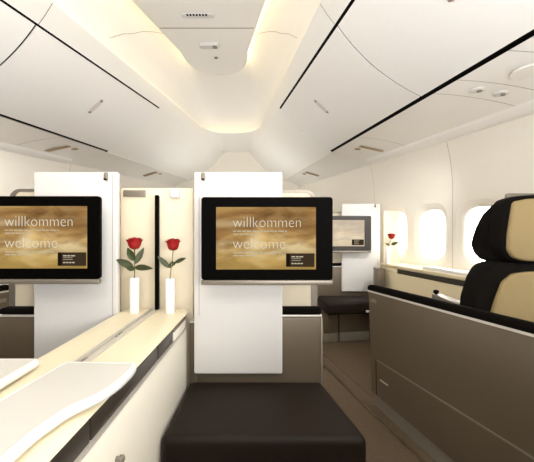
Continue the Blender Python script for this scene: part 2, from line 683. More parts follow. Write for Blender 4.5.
mb.box(XC - hh * .94, XC + hh * .94, 2.866, 2.874, 2.6975, 2.701)
mb.build('joint', M_SEAM, cp)
vent = MB()
vx, vy = -0.535, 2.70
o = rrect(vx, vy, .26, .06, .03)
vent.loft([[(x, y, 2.7005) for x, y in o], [(x, y, 2.692) for x, y in rrect(vx, vy, .25, .05, .024)]])
v = vent.build('vent', M_WHITE, cp)
sl = MB()
for k in range(7):
    x = vx - .075 + k * .024
    sl.box(x - .007, x + .007, vy - .03, vy - .006, 2.6905, 2.6935)
sl.build('slot', M_GAP, v)
lm = MB()
o = rrect(-.52, 3.13, .19, .085, .03)
lm.loft([[(x, y, 2.7005) for x, y in o], [(x, y, 2.675) for x, y in rrect(-.52, 3.13, .165, .06, .026)]])
l_ = lm.build('lamp', M_WHITE, cp)
MB().box(-.485, -.445, 3.095, 3.15, 2.671, 2.6765, .004).build('lens', M_LATCHD, l_)
MB().lathe([(.018, 2.7005), (.018, 2.694), (.01, 2.690), (.001, 2.689)], (-.49, 3.37, 0), 16).build('sensor', M_LATCHD, cp)
# lamp strip lying on the ledge of the cove rim
r1, r2 = cove_outline(-.012), cove_outline(-.042)
MB().grid([[(x, y, 2.4565) for x, y in r1], [(x, y, 2.4600) for x, y in r2]]).build(
    'cove_light', M_RIM, label='warm light strip on the hidden ledge around the ceiling cove', cat='light strip', solid=.002)
# lamp tubes lying on top of the hanging panel
i2 = cove_outline(1.0)
lt = MB()
rows = [[(XC + (x - XC) * .965, y - .03, 2.737) for x, y in i2], [(XC + (x - XC) * .965, y - .03, 2.752) for x, y in i2],
        [(XC + (x - XC) * .93, y - .06, 2.752) for x, y in i2], [(XC + (x - XC) * .93, y - .06, 2.737) for x, y in i2]]
lt.grid(rows + [rows[0]])
lt.build('lamp_tube', M_COVE, cp)



def wash_lamp(s, y0, y1, name, parent=None, **kw):
    w = MB()
    yy = [y0 + (y1 - y0) * k / 6 for k in range(7)]
    sec = [(.056, ZW - .002), (.080, ZW + .002), (.080, ZW + .008), (.056, ZW + .004)]
    w.loft([[(SX(s, hw(Y) - o), Y, z) for o, z in sec] for Y in yy])
    return w.build(name, M_WASH, parent, **kw)


# ------------------------------------------------------------------ overhead bins and service panels
POS = {1: 'right', -1: 'left'}
for s in (1, -1):
    for bi, (y0, y1) in enumerate(BINS):
        where = 'above the window seat' if bi == 0 else 'at the front'
        ym = (y0 + y1) / 2
        t = thing('overhead_bin', (SX(s, hl(ym)), ym, ZL),
                  'white overhead bin on the %s, %s' % (POS[s], ('nearer one, cut by the photo edge' if bi == 0 else 'far one with its whole latch showing')),
                  'overhead bin', 'overhead luggage bins')
        yy = [y0 - (.06 if bi == 0 else 0) + (y1 - y0 + (.06 if bi == 0 else .08)) * k / 8 for k in range(9)]
        b = MB()
        b.grid([[bin_pt(s, Y, q, .045) for q in [-.06] + TS + [1.06]] for Y in yy])
        b.build('body', M_GAP, t, label='black recess behind the bin door')  # black sheet painted for the shade in the door gaps
        d = MB()
        yd = [y0 + .008 + (y1 - y0 - (.016 if bi == 0 else .0085)) * k / 8 for k in range(9)]
        ta, tb = (.028, .975) if s > 0 else (.021, .981)
        td = [ta + (tb - ta) * k / 14 for k in range(15)]
        front = [[bin_pt(s, Y, q) for q in td] for Y in yd]
        back = [[bin_pt(s, Y, q, .008) for q in td] for Y in yd]
        d.grid(front)
        d.grid(back)
        d.grid([front[0], back[0]])
        d.grid([front[-1], back[-1]])
        d.grid([[r[0] for r in front], [r[0] for r in back]])
        d.grid([[r[-1] for r in front], [r[-1] for r in back]])
        dr = d.build('door', M_BIN, t, angle=40)
        # latch: flat pill across the lower part of the door
        yl = ym + (.06 if bi else .1)
        lt = MB()
        N_ = 14
        rim_o, rim_i = [], []
        for k in range(N_):
            a = 2 * math.pi * k / N_
            dt, dy = math.cos(a), math.sin(a)
            # pill along t
            tt = .42 + .125 * dt
            rim_o.append(bin_pt(s, yl + .026 * dy, tt, .001))
            rim_i.append(bin_pt(s, yl + .021 * dy, .42 + .117 * dt, -.004))
        lt.loft([rim_o, rim_i])
        la = lt.build('latch', M_LATCH, dr)
        for q in (.325, .515):
            e = MB()
            ro = [bin_pt(s, yl + .016 * math.sin(2 * math.pi * k / 10), q + .016 * math.cos(2 * math.pi * k / 10), -.0035) for k in range(10)]
            ri = [bin_pt(s, yl + .013 * math.sin(2 * math.pi * k / 10), q + .013 * math.cos(2 * math.pi * k / 10), -.006) for k in range(10)]
            e.loft([ro, ri])
            e.build('button', M_LATCHD, la)
    # service panels under the bins
    segs = [(.65, 1.56), (1.56, 1.87), (1.87, 2.06), (2.06, 3.05), (3.05, 3.653)]
    desc = ['nearest plain one at the photo edge', 'one with the round speaker grille', 'short one with two swivel reading lights', 'long plain one', 'far one with the brown light lens']
    for (y0, y1), de in zip(segs, desc):
        ym = (y0 + y1) / 2
        t = thing('service_panel', psu_pt(s, ym, .5), 'off-white service panel under the %s bins, %s' % (POS[s], de), 'service panel', 'passenger service panels')
        yy = [y0 + .002 + (y1 - y0 - .004) * k / 4 for k in range(5)]
        p = MB()
        p.grid([[psu_pt(s, Y, q) for q in TS[:9]] for Y in yy])
        p.build('panel', M_PSU, t)
        p = MB()   # light rail along the wall side, stepped down a little
        rr = [.8, .815, .83, .9, .97, 1.0]
        zz = [0, -.012, -.016, -.02, -.02, -.01]
        p.grid([[psu_pt(s, Y, q, z) for q, z in zip(rr, zz)] + [(SX(s, hw(Y) + .02), Y, ZW + .012)] for Y in (y0, (y0 + y1) / 2, y1)])
        p.build('rail', M_PSU, t)
        p = MB()
        p.grid([[psu_pt(s, Y, .03, .012), psu_pt(s, Y, .5, .012), psu_pt(s, Y, 1.05, .012)] for Y in [y0, y1]])
        p.build('backing', M_SEAM, t)
        wash_lamp(s, y0 + .004, y1 - .004, 'wash_lamp', t)
        if 'swivel' in de:
            for q in (.30, .52):
                c = psu_pt(s, ym, q)
                r = MB().lathe([(.042, c[2] + .002), (.040, c[2] - .006), (.026, c[2] - .010), (.022, c[2] - .004)], (c[0], c[1], 0), 18)
                r_ = r.build('reading_light', M_WHITE, t)
                if q < .4:
                    ld = bpy.data.lights.new('reading_spot', 'SPOT')  # spot added to brighten the far suite and far left wall
                    ld.energy, ld.color, ld.spot_size, ld.spot_blend, ld.shadow_soft_size = 55, WARM, math.radians(58), 1.0, .03
                    lo_ = bpy.data.objects.new('reading_spot', ld)
                    COL.objects.link(lo_)
                    lo_.location = (c[0], c[1], c[2] - .03)
                    tgt = Vector((.98, 3.45, .95)) if s > 0 else Vector((-2.4, 3.4, 1.1))
                    lo_.rotation_euler = (tgt - lo_.location).to_track_quat('-Z', 'Y').to_euler()
                MB().lathe([(.012, c[2] - .004), (.011, c[2] - .012), (.004, c[2] - .014)], (c[0] + .012, c[1], 0), 12).build('lens', M_LATCHD, r_)
        if 'speaker' in de:
            c = psu_pt(s, ym, .42)
            MB().lathe([(.10, c[2] + .004), (.099, c[2] - .003), (.09, c[2] - .004)], (c[0], c[1], 0), 28).build('speaker_grille', M_CEIL, t)
        if 'brown' in de:
            b = MB()
            ya = y0 + .26
            pts = [psu_pt(s, ya + a, q, -.001) for a, q in ((-.022, .28), (.022, .28), (.022, .72), (-.022, .72))]
            b.prism(pts, (0, 0, -.008), .002, 2)
            b.build('light_lens', M_BROWNLENS, t, label='brown light lens')
            b = MB()
            pts = [psu_pt(s, ya + a + .1, q, -.001) for a, q in ((-.02, .28), (.02, .28), (.02, .38), (-.02, .38))]
            b.prism(pts, (0, 0, -.008), .002, 2)
            b.build('call_light', M_BROWNLENS, t, label='small brown call light')
    # a second lens further forward, on the plain fairing
    t = thing('sign_light', psu_pt(s, 4.85, .5), 'small brown light lens on the plain ceiling edge at the far %s front' % POS[s], 'light')
    b = MB()
    pts = [psu_pt(s, 4.85 + a, q, -.001) for a, q in ((-.03, .25), (.03, .25), (.03, .75), (-.03, .75))]
    b.prism(pts, (0, 0, -.01), .002, 2)
    b.build('lens', M_BROWNLENS, t)
    b = MB()
    pts = [psu_pt(s, 4.85 + a + .13, q, -.001) for a, q in ((-.02, .25), (.02, .25), (.02, .36), (-.02, .36))]
    b.prism(pts, (0, 0, -.01), .002, 2)
    b.build('indicator', M_BROWNLENS, t)

# ------------------------------------------------------------------ floor seat track
tk = MB()
A, B = Vector((.433 - .06, 2.708 + .25, 0)), Vector((.679 + .20, 1.686 - .83, 0))
dv = (B - A).normalized()
nv = Vector((-dv.y, dv.x, 0))
tk.prism([A + nv * .007, B + nv * .007, B - nv * .007, A - nv * .007], (0, 0, .006), .002, 2)
tko = tk.build('floor_track', mat('dull_track_metal', (128, 112, 92), 0.3, metal=0.9, var=0.3, nscale=9), label='thin metal seat track strip along the aisle carpet', cat='floor track')
tk = MB()
tk.prism([A + nv * .105, B + nv * .105, B + nv * .095, A + nv * .095], (0, 0, .004), .001, 2)
tk.build('carpet_joint', mat('dark_red_brown_edge', (86, 60, 44), .7), label='dark thin carpet edge beside the taupe window suite wall', cat='carpet edge')


# ------------------------------------------------------------------ suites
def text_mesh(body, size, x, z, y, material, parent, name, offset=0.0, width=None):
    cu = bpy.data.curves.new(name, 'FONT')
    cu.body = body
    cu.size = size
    cu.offset = offset
    cu.extrude = 0.0003
    cu.resolution_u = 4
    tmp = bpy.data.objects.new('tmp_text', cu)
    COL.objects.link(tmp)
    bpy.context.view_layer.update()
    dg = bpy.context.evaluated_depsgraph_get()
    me = bpy.data.meshes.new_from_object(tmp.evaluated_get(dg))
    bpy.data.objects.remove(tmp)
    bpy.data.curves.remove(cu)
    xs = [v.co.x for v in me.vertices]
    w = max(xs) - min(xs)
    k = (width / w) if width else 1.0
    me.transform(Matrix.Translation((-min(xs), 0, 0)))
    me.transform(Matrix.Diagonal((k, 1, 1, 1)))
    me.transform(Matrix.Rotation(math.radians(90), 4, 'X'))
    me.materials.clear()
    me.materials.append(material)
    me.name = name
    o = bpy.data.objects.new(name, me)
    link(o, parent, (x, y, z))
    return o


def monitor(cx, yf, mw, me_, label, bez, scr, text=True, lift=0.0):
    """bezel margins left mw, right me_ around a screen of fixed size, front at depth yf"""
    sw, sh = .403, .252
    scz = CAMZ - (238.3 - CY) * 1.41 / F + lift
    ztop, zbot = CAMZ + 31 * 1.41 / F + lift, CAMZ - 52 * 1.41 / F + lift
    x0, x1 = cx - sw / 2 - mw, cx + sw / 2 + me_
    t = thing('monitor', ((x0 + x1) / 2, yf + .02, zbot - .03), label, 'monitor', 'seat monitors showing the welcome page')
    bz = MB()
    bw, bh = x1 - x0, ztop - zbot
    bcx, bcz = (x0 + x1) / 2, (ztop + zbot) / 2
    # front frame as a ring with the screen let in 3 mm
    o = rrect(bcx, bcz, bw, bh, .012)
    oi = rrect(bcx, bcz, bw - .006, bh - .006, .010)
    i = rrect(cx, scz, sw, sh, .002)
    bz.loft([[(x, yf + .020, z) for x, z in o], [(x, yf + .004, z) for x, z in o], [(x, yf, z) for x, z in oi],
             [(x, yf, z) for x, z in i], [(x, yf + .004, z) for x, z in i]], caps=False)
    bz.loft([[(x, yf + .018, z) for x, z in o], [(x, yf + .020, z) for x, z in oi]])
    bz.build('bezel', bez, t, angle=25)
    s_ = MB()
    s_.box(cx - sw / 2, cx + sw / 2, yf + .004, yf + .010, scz - sh / 2, scz + sh / 2)
    so = s_.build('screen', scr, t, label='lit screen with golden evening clouds')
    ys = yf + .0036
    px = 1.41 / F

    def X(u): return cx + (u - 266.0) * px
    def Z(v): return scz - (v - 238.3) * px
    if text:
        text_mesh('willkommen', 15.6 * px, X(232.8), Z(227.3), ys, M_TEXT, so, 'lettering', -.0012, 68 * px)
        text_mesh('welcome', 15.6 * px, X(232.8), Z(248.8), ys, M_TEXT, so, 'lettering', -.0012, 52.5 * px)
        rnd = random.Random(3)
        sp = MB()
        for v, u1 in ((231.2, 287), (234.2, 262), (252.8, 282), (255.8, 258)):
            if v == 252.8:
                sp.build('small_print', M_TEXTS, so)
                sp = MB()
            u = 233.0
            while u < u1:
                w = rnd.uniform(2, 6)
                e_ = min(u + w, u1)
                sp.box(X(u), X(e_), ys - .0003, ys + .0003, Z(v + .55), Z(v - .55))
                u += w + 1.0
        sp.build('small_print', M_TEXTS, so)
    bx = MB()
    bx.box(X(286), X(314.6), ys - .0002, ys + .0004, Z(267), Z(253.4))
    box = bx.build('info_box', M_BOX, so)
    if text:
        MB().box(X(286.6), X(290), ys - .0006, ys, Z(266.4), Z(254)).build('tab', M_BOXD, so)
        sp = MB()
        for v, u1 in ((256.8, 304), (263.6, 303)):
            u = 291.5
            while u < u1:
                w = rnd.uniform(2, 4)
                sp.box(X(u), X(min(u + w, u1)), ys - .0010, ys - .0004, Z(v + .6), Z(v - .6))
                u += w + .7
        for v in (258.8, 260.6):
            sp.box(X(291.5), X(301), ys - .0010, ys - .0004, Z(v + .2), Z(v - .2))
        sp.build('small_print', M_TEXTS, so)
    tr = MB()
    tr.box(x0 - .0, x1 - .001, yf - .002, yf + .02, zbot - .021, zbot - .001, .004, 2)
    tr.build('trim', M_GREYTRIM, t, label='satin grey strip under the black frame')
    br = MB()
    br.box(bcx - .07, bcx + .07, yf + .020, yf + .065, bcz - .07, bcz + .07)
    br.build('bracket', M_GREYTRIM, t)
    return t


PY = 1.50


def front_panel(x0, x1, y, label, seam_side):
    z0, z1 = CAMZ - 146 * 1.5 / F, CAMZ + 56 * 1.5 / F
    t = thing('backing_panel', ((x0 + x1) / 2, y, z0), label, 'panel', 'white panels behind the monitors')
    p = MB()
    plate_y(p, (x0 + x1) / 2, (z0 + z1) / 2, x1 - x0, z1 - z0, .008, y, y + .022, .004)
    pn = p.build('panel', M_WHITE, t)
    xs = x0 + .022 if seam_side < 0 else x1 - .022
    MB().box(xs - .001, xs + .001, y - .0006, y + .002, z0 + .25, z1 - .006).build('joint', M_SEAM, t)
    hx = x0 + .040 if seam_side < 0 else x1 - .048
    h = MB()
    plate_y(h, hx, z1 - .020, .016, .034, .007, y - .010, y + .001, .003)
    hk = h.build('coat_hook', M_GREYTRIM, t)
    MB().box(hx - .006, hx + .006, y - .016, y - .009, z1 - .036, z1 - .029, .002).build('hook_tip', M_GAP, hk)
    return t


def shell_board(x0, x1, y, label_s, label_b, vert_x, mirror):
    """low taupe wall with a black cap, and the rounded cream board rising behind it"""
    t = thing('suite_wall', ((x0 + x1) / 2, y + .03, 0), label_s, 'suite wall')
    b = MB().box(x0, x1, y, y + .055, 0, .6715, .006)
    b.build('body', M_SHELL, t)
    MB().box(x0 - .002, x1 + .002, y - .003, y + .058, .672, .6815, .002, 2).build('trim', M_SILVER, t, label='thin silver strip below the cap')
    MB().box(x0, x1, y - .002, y + .057, .682, .709, .009).build('cap', M_CAP, t, label='black padded cap')
    vx = x1 if vert_x > 0 else x0
    MB().box(vx - .004, vx + .004, y - .004, y + .02, .02, .671, .002, 2).build('edge_strip', M_GREYTRIM, t)
    return t


def board(x0, x1, y, ztop, round_side, label):
    t = thing('divider_board', ((x0 + x1) / 2, y, 0), label, 'board', 'rounded boards behind the monitors')
    rad = .05
    pts = []
    if round_side > 0:
        pts = [(x0, 0), (x1, 0)] + [(x1 - rad + rad * math.cos(a), ztop - rad + rad * math.sin(a)) for a in [math.radians(q) for q in range(0, 91, 10)]] + [(x0, ztop)]
    else:
        pts = [(x1, 0), (x1, ztop)] + [(x0 + rad + rad * math.cos(a), ztop - rad + rad * math.sin(a)) for a in [math.radians(q) for q in range(90, 181, 10)]] + [(x0, 0)]
    b = MB().prism([(x, y, z) for x, z in pts], (0, .02, 0))
    b.build('panel', M_GREYTRIM if False else MATS['pale_cream_laminate'], t)
    # grey rim: a raised band following the outline
    e = MB()
    path = [(x, z) for x, z in pts]
    if round_side > 0:
        seq = path[1:-1] + [(x0, ztop)]
    else:
        seq = [(x1, ztop)] + path[2:-1] + [(x0, 0)]
    ins = []
    for x, z in seq:
        xi = min(max(x, x0 + (.026 if round_side < 0 else 0)), x1 - (.026 if round_side > 0 else 0))
        zi = min(z, ztop - .013)
        # shrink the corner towards its centre
        cxr = x1 - rad if round_side > 0 else x0 + rad
        if z > ztop - rad and ((round_side > 0 and x > cxr) or (round_side < 0 and x < cxr)):
            f = (rad - .024) / rad
            xi, zi = cxr + (x - cxr) * f, ztop - rad + (z - ztop + rad) * (rad - .013) / rad
        ins.append((xi, zi))
    e.grid([[(x, y - .004, z) for x, z in seq], [(x, y - .004, z) for x, z in ins], [(x, y + .001, z) for x, z in ins]])
    e.grid([[(x, y - .004, z) for x, z in seq], [(x, y + .001, z) for x, z in seq]])
    e.build('rim', M_GREYTRIM, t, label='satin grey rim')
    return t


def ottoman(c, label, base_in=.15):
    """c: four plan corners back-left, front-left, front-right, back-right"""
    bl, fl, fr, br = [Vector((p[0], p[1], 0)) for p in c]
    ctr = (bl + fl + fr + br) / 4
    t = thing('ottoman', (ctr.x, ctr.y, 0), label, 'ottoman', 'black padded ottomans')
    z0, z1 = .285, .398
    m = MB().prism([p + Vector((0, 0, z0)) for p in (bl, fl, fr, br)], (0, 0, z1 - z0), .026, 5)
    m.build('cushion', M_LEATHER, t, angle=60)
    dy = (bl - fl).normalized()
    dyr = (br - fr).normalized()
    f2, r2 = fl + dy * base_in + Vector((.008, 0, 0)), fr + dyr * base_in - Vector((.008, 0, 0))
    g = (f2 + (r2 - f2) * .33)
    gb = bl + (br - bl) * .33
    e = Vector((.006, 0, 0))
    for a, b_, cc, d in ((bl + Vector((.008, 0, 0)), f2, g - e, gb - e), (gb + e, g + e, r2, br - Vector((.008, 0, 0)))):
        m = MB().prism([p + Vector((0, 0, .085)) for p in (a, b_, cc, d)], (0, 0, .198), .004, 2)
        m.build('base', M_SHELL, t)
        m = MB().prism([p + Vector((0, 0, 0.0)) for p in (a, b_, cc, d)], (0, 0, .083), .003, 2)
        m.build('plinth', M_SKIRT, t)
    return t


MIR = -0.47


def mx(x): return 2 * MIR - x


# --- centre suite
front_panel(-.313, .066, PY, 'white upright panel behind the middle monitor, above the near black ottoman', -1)
monitor(-.004, 1.41, .060, .068, 'black welcome monitor in the middle, in front of the white panel over the near ottoman', M_BLACK, M_SCREEN)
sw = shell_board(-.300, .238, 1.525, 'low taupe wall with black cap directly behind the near ottoman', '', 1, False)
MB().box(-.338, -.3005, 1.525, 1.58, 0, .645, .003).build('side_filler', M_SHELL, sw)
MB().box(-.338, -.3005, 1.523, 1.58, .6455, .655, .002).build('trim', M_SILVER, sw)
board(-.30, .226, 1.585, CAMZ + 38 * 1.585 / F, 1, 'cream rounded board behind the middle monitor, its corner peeking out above')
ottoman([(-.336, 1.52), (-.337, 1.105), (.322, 1.105), (.236, 1.52)], 'large black leather ottoman in the foreground beside the cream console')

# --- left suite (mirror)
front_panel(-1.0, -.640, PY, 'white upright panel behind the leftmost monitor, left of the two roses', 1)
monitor(-.926, 1.41, .066, .050, 'black welcome monitor cut off by the left photo edge', M_BLACK, M_SCREEN, lift=.004)
shell_board(mx(.228), -.672, 1.525, 'low taupe wall with black cap under the leftmost monitor', '', -1, True)
board(mx(.226), -.67, 1.585, CAMZ + 39 * 1.585 / F, -1, 'cream rounded board peeking out above and left of the leftmost monitor')
ottoman([(mx(.226), 1.52), (mx(.318), 1.09), (-.665, 1.09), (-.665, 1.52)], 'black ottoman of the left suite, mostly hidden behind the tray tables')

# --- far right suite
FY = 3.45
front_panel(.739, 1.114, FY, 'far white upright panel behind the small distant monitor', 1)
monitor(.735, 3.36, .065, .066, 'small distant monitor on the right, beyond the aisle', M_BEZEL_HAZED, M_SCREEN_FAR, lift=-.008)
shell_board(.505, 1.10, FY + .025, 'far low taupe wall with black cap beyond the aisle', '', -1, True)
b_ = board(.52, 1.10, FY + .085, CAMZ + 16 * (FY + .085) / F, -1, 'far cream board rising behind the distant monitor')
ottoman([(.492, 3.45), (.530, 3.08), (.975, 3.16), (.975, 3.45)], 'far black ottoman beyond the aisle, under the small distant monitor')

# ------------------------------------------------------------------ centre console
CZ = .700
XL, XR = -.648, -.345
con = thing('centre_console', (-.497, .9, 0), 'cream centre console with a sliding rail between the left and middle seats', 'console')
Y0, Y1 = .12, 1.56


def console_section(side):
    """half profile from the rail out to the side face and down"""
    e = XR if side > 0 else XL
    xi = -.476 if side > 0 else -.520
    pr = [(xi, CZ - .02), (xi, CZ)]
    r = .026
    rh, rv = .050, .012
    for k in range(0, 9):
        a = math.radians(90 - k * 10.5)
        pr.append((e - side * rh + side * rh * math.cos(a), CZ - rv + rv * math.sin(a)))
    return pr


for side in (1, -1):
    e = XR if side > 0 else XL
    pr = console_section(side)
    top = [(x, z) for x, z in pr]
    # top slab closed underneath at z .690 -> slot starts under it
    last = top[-1]
    sec = top + [(e - side * .004, CZ - .0125), (pr[0][0], CZ - .0205)]
    m = MB()
    m.loft([[(x, Y0, z) for x, z in sec], [(x, Y1 - .045, z) for x, z in sec], [(x, Y1, z) for x, z in sec]])
    m.build('top', M_CONSOLE, con, angle=40)
    # side face below the slot
    m = MB()
    xa, xb = (e - .05, e) if side > 0 else (e, e + .05)
    m.box(xa, xb, Y0, 1.503, 0.0, .628, .004, 2)
    m.build('side_panel', M_CONSOLESIDE, con)
    m = MB()
    m.box(xa, xb - .003 if side > 0 else xb, 1.31, 1.503, .6345, .668, .003, 2)
    m.build('end_block', M_CONSOLESIDE, con)
    MB().box(xa, xb - .002 if side > 0 else xb, 1.31, 1.503, .6685, .6795, .002, 2).build('end_trim', M_GREYTRIM, con)
    if side > 0:
        for ya, yb in ((1.128, 1.306), (.70, 1.122), (.25, .694)):
            MB().box(xa, xb - .006, ya, yb, .6345, .6793, .002, 2).build('storage_flap', M_SLOT, con, label='smoked dark storage flap')
        MB().box(xa, xb + .002, Y0, 1.503, .6285, .634, .0015, 2).build('trim_strip', M_SILVER, con)
        k = MB().lathe([(.006, 0), (.005, .006), (.009, .009), (.009, .016), (.005, .019)], (e, .80, .532), 14, 'X')
        k.build('knob', M_GREYTRIM, con)
rl = MB()
sec = [(-.520, CZ - .02), (-.520, CZ + .002), (-.510, CZ + .004), (-.508, CZ - .004), (-.493, CZ - .004), (-.491, CZ + .004), (-.4765, CZ + .002), (-.4765, CZ - .02)]
rl.loft([[(x, Y0, z) for x, z in sec], [(x, 1.555, z) for x, z in sec]])
M_RAIL = mat('satin_rail', (196, 190, 178), 0.4, metal=0.15)
r_ = rl.build('rail', M_RAIL, con, label='brushed metal sliding rail')
for y in (.93, 1.17):
    rb = MB()
    rb.lathe([(.005, CZ - .004), (.005, CZ - .001), (.003, CZ)], (-.5005, y, 0), 10)
    rb.box(-.505, -.496, y + .02, y + .05, CZ - .0045, CZ - .001, .001, 2)
    rb.build('stop', M_GREYTRIM, r_)
m = MB().box(XL + .05, XR - .05, Y0 + .02, 1.503, 0, .6785)
m.build('core', M_CAP, con)

# cream panel behind the roses
nb = thing('niche_panel', (-.497, 1.58, 0), 'tall cream panel behind the two roses', 'panel')
m = MB().box(-.664, -.334, 1.584, 1.606, 0, CAMZ + 40 * 1.584 / F, .004, 2)
m.build('panel', M_CREAMLT, nb)
zt = CAMZ + 40 * 1.584 / F
MB().box(-.434, -.392, 1.562, 1.584, zt - .046, zt - .002, .004).build('latch_box', M_WHITE, nb, label='small white latch box')
MB().box(-.648, -.548, 1.575, 1.584, zt - .040, zt - .010, .003).build('strip', M_GREYTRIM, nb, label='pale grey strip')

# retracted divider: black leading edge
dv_ = MB()
o = rrect(-.482, 1.536, .015, .030, .006)
zt2 = CAMZ + 33 * 1.53 / F
dv_.loft([[(x, y, CZ + .0045) for x, y in o], [(x, y, zt2 - .006) for x, y in o], [(x, y, zt2 - .001) for x, y in rrect(-.482, 1.536, .012, .026, .005)],
          [(x, y, zt2) for x, y in rrect(-.482, 1.536, .007, .018, .003)]])
dv_.build('divider_post', M_BLACK, label='slim black upright divider edge between the two roses', cat='divider')


# ------------------------------------------------------------------ vases and roses
def vase(x, y, z, label, h=.150):
    m = MB()
    r = .0205
    m.lathe([(r * .9, z), (r, z + .004), (r, z + h - .003), (r - .002, z + h), (r - .005, z + h - .002), (r - .005, z + .02), (.001, z + .018)], (x, y, 0), 28)
    return m.build('vase', M_PORC, None, label, 'vase', 'white bud vases', angle=50)


def petal(mb, c, ang, r0, r1, h, tilt, w, curl):
    rows = []
    for i in range(6):
        v = i / 5
        rad = r0 + (r1 - r0) * min(1, v * 1.15) ** .28 + curl * max(0, v - .8) * 1.2
        z = h * v
        row = []
        for j in range(7):
            u = -1 + 2 * j / 6
            ww = w * math.sin(min(1, v * 1.6 + .12) * math.pi / 2) * (1 - .12 * v)
            a = ang + u * ww
            zz = z - .10 * h * u * u * v
            rr = rad * (1 + .04 * u * u)
            row.append((c[0] + rr * math.cos(a), c[1] + rr * math.sin(a), c[2] + h * .10 * (1 - v) * 0 + zz + tilt * v))
        rows.append(row)
    mb.grid(rows)


def leaf(base, tip, width, droop, side_up):
    base, tip = Vector(base), Vector(tip)
    d = tip - base
    dn = d.normalized()
    wv = dn.cross(Vector((0, -1, 0)))
    if wv.length < 1e-4:
        wv = Vector((1, 0, 0))
    wv = (wv.normalized() + Vector(side_up)).normalized()
    nv_ = wv.cross(dn)
    m = MB()
    rows = []
    for i in range(11):
        v = i / 10
        w = width * (math.sin(math.pi * v ** .8)) ** .8 if 0 < v < 1 else .0006
        c = base + d * v + Vector((0, 0, -droop * v * v + droop * v))
        row = []
        for j in range(5):
            u = -1 + j / 2
            row.append(c + wv * (u * w) + nv_ * (.18 * w * u * u))
        rows.append(row)
    m.grid(rows)
    return m


def rose(x, y, z0, zb, label, leaves, dx, fl_r, stem_m):
    """z0 vase floor, zb underside of the bloom"""
    t = thing('rose', (x, y, z0), label, 'rose', 'single red roses')
    m = MB()
    path = [(x, y, z0), (x, y, z0 + .13), (x + dx * .35, y, z0 + .13 + (zb - z0 - .13) * .4), (x + dx * .8, y, z0 + .13 + (zb - z0 - .13) * .75), (x + dx, y, zb + .002)]
    m.tube(path, [.0022, .0022, .0022, .0021, .003], 8)
    m.build('stem', stem_m, t)
    c = (x + dx, y, zb)
    b = MB()
    b.lathe([(.003, zb), (.018, zb + .005), (.022, zb + .018), (.014, zb + .040), (.002, zb + .047)], (c[0], c[1], 0), 16)
    for k in range(4):
        petal(b, c, k * 1.57 + .4, .004, fl_r * .55, .052, 0, .95, .003)
    for k in range(5):
        petal(b, c, k * 1.257 + .9, .005, fl_r * .78, .050, -.001, .85, .010)
    for k in range(6):
        petal(b, c, k * 1.047 + .2, .006, fl_r * .95, .046, -.002, .72, .024)
    b.build('bloom', M_RED, t, angle=180)
    sp = MB()
    for k in range(5):
        a = k * 1.257
        r = .016
        rows = []
        for i in range(5):
            v = i / 4
            w = .004 * (1 - v) + .0004
            rr = .003 + r * v
            zc = zb + .004 - .010 * v * v + .004 * v
            ca, sa = math.cos(a), math.sin(a)
            rows.append([(c[0] + rr * ca - sa * w, c[1] + rr * sa + ca * w, zc), (c[0] + rr * ca + sa * w, c[1] + rr * sa - ca * w, zc)])
        sp.grid(rows)
    sp.build('sepals', M_STEM, t, angle=180)
    for base, tip, w, dr, su in leaves:
        # petiole from the stem to the leaf, then the blade
        m = leaf(base, tip, w, dr, su)
        m.build('leaf', M_LEAF, t, angle=180)
    return t


def wp(px, py, Y):
    return ((px - CX) * Y / F, Y, CAMZ - (py - CY) * Y / F)


YV = 1.49
vl = wp(134.6, 0, YV)
vr = wp(170.2, 0, YV - .005)
vase(vl[0], YV, CZ, 'white tube vase on the console, left of the black divider edge', .148)
vase(vr[0], YV - .005, CZ, 'white tube vase on the console, right of the black divider edge', .146)
P = wp
rose(vl[0], YV, CZ + .02, wp(134.5, 249.5, YV)[2], 'red rose with broad leaves in the vase left of the black divider edge',
     [(P(133.8, 268, YV), P(116, 259.5, YV + .01), .0165, .004, (0, .5, 0)),
      (P(134.5, 268, YV), P(153, 268.5, YV - .01), .0155, .018, (0, .5, 0)),
      (P(134.2, 261, YV), P(127.5, 247.5, YV - .012), .0165, .0, (.3, 0, 0)),
      (P(135, 264, YV), P(144, 247.5, YV + .008), .0125, .0, (0, .2, 0)),
      (P(134.5, 270, YV), P(126, 267, YV - .03), .012, .003, (0, .7, 0))], 0, .030, M_STEM)
rose(vr[0], YV - .005, CZ + .02, wp(173.5, 250.5, YV)[2], 'red rose on a bare pale stem in the vase right of the black divider edge',
     [(P(169.2, 268, YV), P(157.5, 256, YV + .0), .0115, .004, (0, .4, 0)),
      (P(175, 263, YV), P(186, 258, YV), .0095, .010, (0, .5, 0)),
      (P(169.6, 268, YV), P(173, 261, YV - .01), .009, .0, (0, .3, 0)),
      (P(172, 266, YV), P(176.5, 261, YV), .006, .003, (0, .3, 0))], wp(173.5, 0, YV)[0] - vr[0], .028, M_STEMLT)


